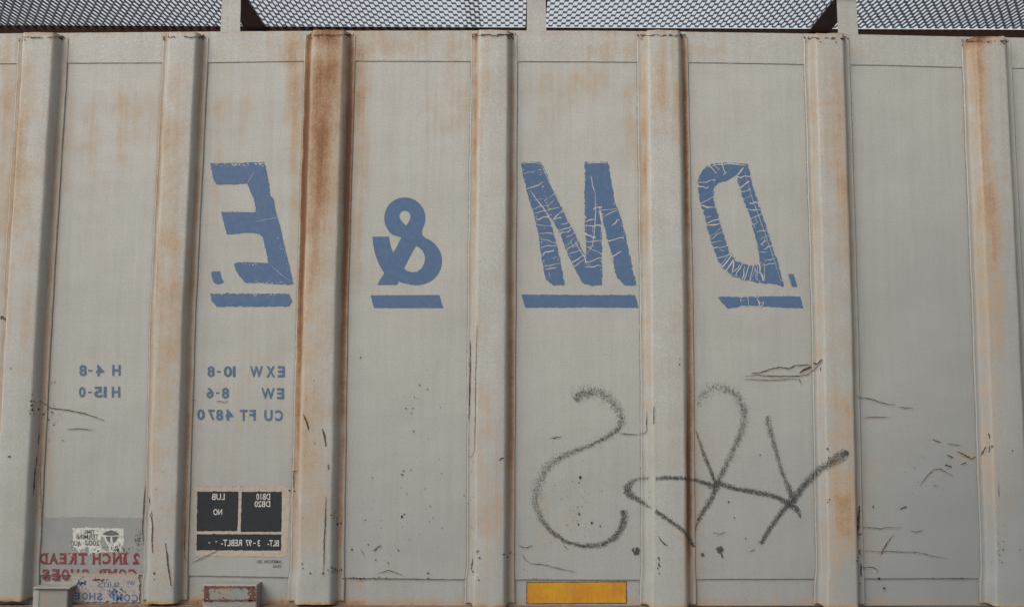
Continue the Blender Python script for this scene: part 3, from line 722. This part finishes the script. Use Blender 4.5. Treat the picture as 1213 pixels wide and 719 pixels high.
for st_ in G:
    mb = MB()
    for (x1,y1,w1,d1), (x2,y2,w2,d2) in zip(st_, st_[1:]):
        L = math.hypot(x2-x1, y2-y1); dm = lerp(d1,d2,.5); cnt = int(L*dm*(w1+w2)*.5*(3.4 if dm < 1.1 else 3.6)+1)
        tx, ty = (x2-x1)/L, (y2-y1)/L
        for k in range(cnt):
            t = random.random(); w_ = lerp(w1,w2,t); dn = lerp(d1,d2,t)
            q = max(-1.6, min(1.6, random.gauss(0, .52)))*w_
            if dn > 1.1: q = max(-1.15, min(1.15, random.gauss(0, .55)))*w_*1.2
            x = lerp(x1,x2,t)-ty*q+random.uniform(-.6,.6); y = lerp(y1,y2,t)+tx*q+random.uniform(-.6,.6)
            blob(mb, x, y, random.uniform(.18,.44) if dn < 1.1 else random.uniform(.24,.50), .0026+random.uniform(0,.0008))
        for k in range(int(L*.10)):                    # overspray
            blob(mb, lerp(x1,x2,random.random())+random.gauss(0,w1*1.5+2), lerp(y1,y2,random.random())+random.gauss(0,w1*1.5+2), random.uniform(.2,.45), .0026)
    gr = mb.build('spray_paint_stroke', SPRAY); gr['kind'] = 'stuff'; gr['label'] = 'dark grey looping stroke of the spray-painted scrawl'
mb = MB()
for cx, cy, r in ((753,651.5,4.6),(852.5,650,4),(832,656,1.8),(1002,536,3)):
    for k in range(int(16*r)):
        a = random.uniform(0,6.28); q = r*math.sqrt(random.random()); blob(mb, cx+q*math.cos(a), cy+q*math.sin(a), random.uniform(.5,1.1), .0027+random.uniform(0,.0006))
ribbon(mb, [(854,653),(856,660.5)], 1.6, .003)
for k in range(60): blob(mb, random.uniform(640,740), random.uniform(470,650), random.uniform(.2,.5), .0026)
gr = mb.build('spray_paint_dots', SPRAY); gr['kind'] = 'stuff'; gr['label'] = 'dark grey spray-painted dots under the scrawl'

# ------------------------------------------------------------------ scratches and chips
random.seed(123)
def scratches(lst, mat=SCR, halo=True):
    for pts, w_ in lst:
        m1 = MB()
        if halo: ribbon(m1, [(x+.2, y+w_*.5+.45) for x, y in pts], .45, .0030, mi=1, jit=.15, gap=.12)  # pale line just below the scratch
        ribbon(m1, pts, w_, .0034, mi=0, jit=.3)
        m1.build('scratch', [mat, HALO])
scratches([([(47,474),(56,479),(61,483),(80,485),(100,489),(115,494),(124,497.5)],1.1),([(80,508),(95,507),(110,508.5)],.9),([(60,487),(64,488)],1.2),([(70,489),(72,491)],1.6),([(73,520),(76,522)],1.3),
 ([(226,474),(233,473.5)],.7),([(256,474),(265,475.5),(271,474)],.7),
 ([(228,665),(238,661),(248,656),(258,651)],.8),([(50,532),(48,560),(49,600),(50,650)],.4)])
scratches([([(172,574),(170.5,600),(169,625),(170.5,645)],1.1),([(177,588),(179,605),(181,625),(180,640),(181,654)],1.3),([(196,642),(198,655),(199,668),(201,682),(203,693)],1.5),([(220,612),(219,640),(219,660),(224,666)],.8),
 ([(359,490),(363,498),(366,509)],2.0),([(382,507),(385,517),(386,528)],2.0),([(386,587),(385.5,612),(384,640),(384,655),(383,680)],1.1),([(348,557),(348,578)],1.1),([(348,558),(352,557)],1.4),([(389,549),(389,556)],1.5),
 ([(42,553),(41,570),(40,586)],1.6),([(47,512),(46,527)],1.0),([(44,540),(43,552)],1)])
scratches([([(557,403),(557,440),(556,470),(555.5,498)],1.3),([(565,385),(563.5,440),(563,500),(562,535),(558,541),(553,538)],.9),([(591,544.5),(594,542),(597.5,541.5)],1.5),([(560,660),(558,674)],1.3),
 ([(651,518.5),(666,516.3)],1.0),([(734,513),(745,513.3),(755,514.2)],.9),([(757,513),(763,512.5),(766,510),(766,487)],1.0),([(774.5,480),(774,502)],.8),
 ([(615,645),(620,647.5),(625,647.5),(631,645)],1.0),([(619,655),(622,662),(628,666.5),(645,668),(665,673),(681,676.3)],.8),([(668,645),(672,649.5)],1.0),
 ([(844,629.5),(852,632),(860,628.5)],.8),([(888,653),(894,649)],.8),([(780,634),(783,640),(791,646)],1.3)])
scratches([([(890,441.3),(900,441),(912,436.5),(924,434.5),(934,436.3),(941,432.5),(952,431.8),(962,431.5)],1.3),([(883,445.3),(897,443.3),(903,444.5),(920,445),(945,444.7),(955,443.2),(963,438.5),(972,430),(974,426)],1.0),
 ([(882,448.5),(900,449),(912,449.8),(946,448)],.7),([(947,441),(952,437.5),(961,434)],3.2),([(963,429),(968,431),(973,425)],2.2),([(946.5,447.5),(949,455)],.9),([(972,434),(972,439)],1.0)])
scratches([([(1014,468),(1020,470.5),(1030,471.5),(1040,475),(1052,478.5),(1060,478.5)],.9),([(1064,481),(1072,482.3),(1081,482.8)],.9),([(1024,494.5),(1033,493),(1043,493.3),(1053,494)],.8),
 ([(1104,519.5),(1108,521.5),(1115,523)],1.1),([(1122,524.5),(1130,526.2),(1138,526.3)],.8),([(1134,534),(1143,538.5),(1151,543),(1155,540)],1.7),([(1162,538),(1165,533),(1168,528)],1.9),([(1171,512),(1172,519)],1.5),([(1172,526),(1171.5,535)],1.0),([(1121,538),(1129,541.5)],1.5),
 ([(1119,549.5),(1127,552.5)],1.8),([(1138,549.5),(1145,547.3)],1.1),([(1089,574.5),(1098,563),(1106,555),(1114,555),(1122,559.5),(1129,563)],1.0),([(1105,574),(1112,575)],.8),([(1183,572),(1183,588)],.7),
 ([(1020,624),(1030,624),(1043,625.5),(1050,624),(1067,624)],.8),([(1078,627.5),(1085,629),(1093,627.5)],.8),([(1058,633),(1050,643),(1042,658)],1.1),([(1024,652),(1030,651),(1040,653),(1052,651.8),(1070,652.8),(1085,653),(1095,655),(1105,658),(1121,660.5)],.8),
 ([(1020,671.5),(1035,671),(1039.5,674),(1039,678)],.9),([(1066,603),(1070,600.5),(1074,599)],1.9),([(1018,598),(1017,612),(1016,634)],2.4),([(1019.5,666),(1020,682)],1.8)])
scratches([([(447,678),(455,676),(461,674.5),(470,677.5),(478,681.5)],.8),([(442,652),(447,648),(452,644.5)],1.5),([(427,650),(431,656)],1.0)], halo=True)
# rust squiggles where the weld at the head of each post has failed
m1 = MB()
for i in range(nP):
    yt = POST_TOP[i]+1.5; xl, xr = post_px(i, 60)
    for rep in range(2):
        p = [(lerp(xl+5, xr-4, k/9)+random.uniform(-1,1), yt+random.uniform(-1.2,2.6)) for k in range(10)]
        ribbon(m1, p, random.uniform(.6,1.3), .004, jit=.4, gap=.25, taper=False)
    ribbon(m1, [(xr-13,yt),(xr-9,yt+1.5),(xr-6,yt+5)], 1.8, .004, jit=.4)
    for k in range(20): blob(m1, random.choice((random.uniform(xl,xl+8), random.uniform(xr-12,xr-2), random.uniform(xl,xr))), yt+random.uniform(0,6), random.uniform(.3,1.0), .004)
o = m1.build('failed_weld_rust', CHIP); o['kind'] = 'stuff'
# chips scattered over the bays, densest where stones have struck
m1 = MB()
SPOTS = [(497,455.5,1.1),(506.5,460.5,.9),(491,470,.8),(481,483,1),(489,483,.8),(487.5,489,.7),(490,510,1),(478,557,1),(487,556,.8),(523,560,.7),(61,452.3,.8),(65,452,.8),(427,423,.8),
 (37,475,1.4),(38,480,1.6),(39,485,1.3),(36,489,1.2),(46,484,1.4),(52,490,1.2),(57,484,1.3),(476,561,1.3),(441,565,.8),(482,584,.8),(509,617,.6),(479,608,1),(476,611,1.5),(433,615,1),(436,644,.9),(417,650,1.2),(445,662,1),(472,651,1),(460,666,.9),(507,678,1.2),(506.5,684,1),
 (550,586,.8),(524,625,.7),(687,565,1.6),(686,571,1),(678,569,.8),(657,574,.7),(686,608,1.3),(685,620,1.2),(684,600,.8),(701,618.5,1.4),(711,622,1.1),(672,621,.8),(665,590,.6),(697,584,.6),(863,593.5,1.2),(870,612.5,1),(900,538,.9),(883,637,1),(1034,599.5,1.1),(1047,695.5,1.6),(1041,684.5,2),
 (805,431,1),(805,424,.7),(780,660,1.3),(781,669,1.2),(779,672,1),(781,678,.8),(981,541,1),(982,591,1.2),(980,594,.9),(980,531,1.3),(183,678,1.6),(183,685,1),(11,540,1.2),(372,450,.7),(13,436,.9),(368,678,1.4),(383,678,1.3),(358,667,1),(359,672,.8),(566,652,1.2),(568,660,1.1),(567,686,1),(620,673,.6),
 (1175,528,1.2),(1188,650,1.1),(1184,656,.8),(1187,665,1),(1208,650,1),(1199,533,1),(1188,640,.7),(3,376,2.2),(7,378,1.6),(349,581,1.1),(343,580,1.3),(400,620,1.6),(404,619,1.2),(560,676,1.2)]
for x, y, r in SPOTS:
    blob(m1, x, y, r, .0036); 
    if r > 1 and random.random() < .5: blob(m1, x+random.uniform(-2,2), y+random.uniform(-2,2), r*.5, .0036)
for (cx, cy, sx, sy, n, rm) in ((470,610,45,45,34,.7),(500,500,40,70,14,.6),(685,600,28,26,30,.6),(1100,560,40,40,18,.6),(880,560,50,60,16,.5),(60,500,8,20,14,.9),(48,590,4,40,22,.8),(39,480,3,8,14,1.0),(396,610,8,8,10,.9),(398,675,9,4,26,1.0),(430,684,26,1.2,42,.9),(500,684.5,50,.7,24,.6),
      (775,560,8,100,8,.6),(370,560,16,90,14,.6),(195,600,14,80,12,.6),(559,600,3,60,16,.7),(164,640,4,12,22,.7),(1018,640,2,30,26,1.1),(1186,640,8,30,20,.6),(780,665,3,10,10,.8),(1170,525,5,12,16,.7),(600,655,6,4,8,1),(140,560,30,50,8,.5),(1120,684,18,.6,16,.8),(640,684,22,.6,14,.6),
      (300,500,50,120,10,.4),(900,400,60,60,5,.5),(690,430,50,60,5,.5),(290,575,45,1,20,.5),(288,684,40,1,14,.5),(300,688,22,1,16,.5)):
    for k in range(n): blob(m1, random.gauss(cx,sx*.6), random.gauss(cy,sy*.6), random.uniform(.25,1)*rm, .0036)
o = m1.build('paint_chips', CHIP); o['kind'] = 'stuff'
# dirt packed along the lap seams and flange edges
m1 = MB()
for i in range(nP-1):
    a = post_px(i, 73)[1]; b = post_px(i+1, 73)[0]; n = 14
    ribbon(m1, [(lerp(a+1,b-1,k/n), interp(SEAM_T, lerp(a,b,k/n))+.5) for k in range(n+1)], .6, .0008, flat, jit=.15, gap=.04, taper=False)
    a = post_px(i, 685)[1]; b = post_px(i+1, 685)[0]
    ribbon(m1, [(lerp(a+1,b-1,k/n), interp(SEAM_B, lerp(a,b,k/n))-.3) for k in range(n+1)], .7, .0008, flat, jit=.15, gap=.06, taper=False)
for i in range(nP):
    for side in (0, 1):
        ribbon(m1, [(post_px(i, y)[side]+(-.55, .55)[side], y) for y in range(int(POST_TOP[i])+5, int(POST_BOT[i]), 12)], .6, .0010, flat, jit=.12, gap=.12 if side == 0 else .04, taper=False)
o = m1.build('seam_dirt', DIRT); o['kind'] = 'stuff'

# ------------------------------------------------------------------ ground
gm, t, b = newmat('crushed_stone_ballast', .9)
c = coords(t, (1,1,1)); v = t.nodes.new('ShaderNodeTexVoronoi'); v.inputs['Scale'].default_value = 18; t.links.new(c, v.inputs['Vector'])
sp = t.nodes.new('ShaderNodeSeparateColor'); t.links.new(v.outputs['Color'], sp.inputs[0])
t.links.new(mixc(t, sp.outputs[0], (.10,.09,.08), (.24,.22,.20)), b.inputs['Base Color'])
bp = t.nodes.new('ShaderNodeBump'); bp.inputs['Distance'].default_value = .03; t.links.new(v.outputs['Distance'], bp.inputs['Height']); t.links.new(bp.outputs[0], b.inputs['Normal'])
me = bpy.data.meshes.new('ground'); me.from_pydata([(-900,-900,0),(900,-900,0),(900,900,0),(-900,900,0)], [], [(0,1,2,3)]); me.materials.append(gm)
g = bpy.data.objects.new('ground', me); C.objects.link(g); g['kind'] = 'structure'; g['label'] = 'crushed stone railway ballast'
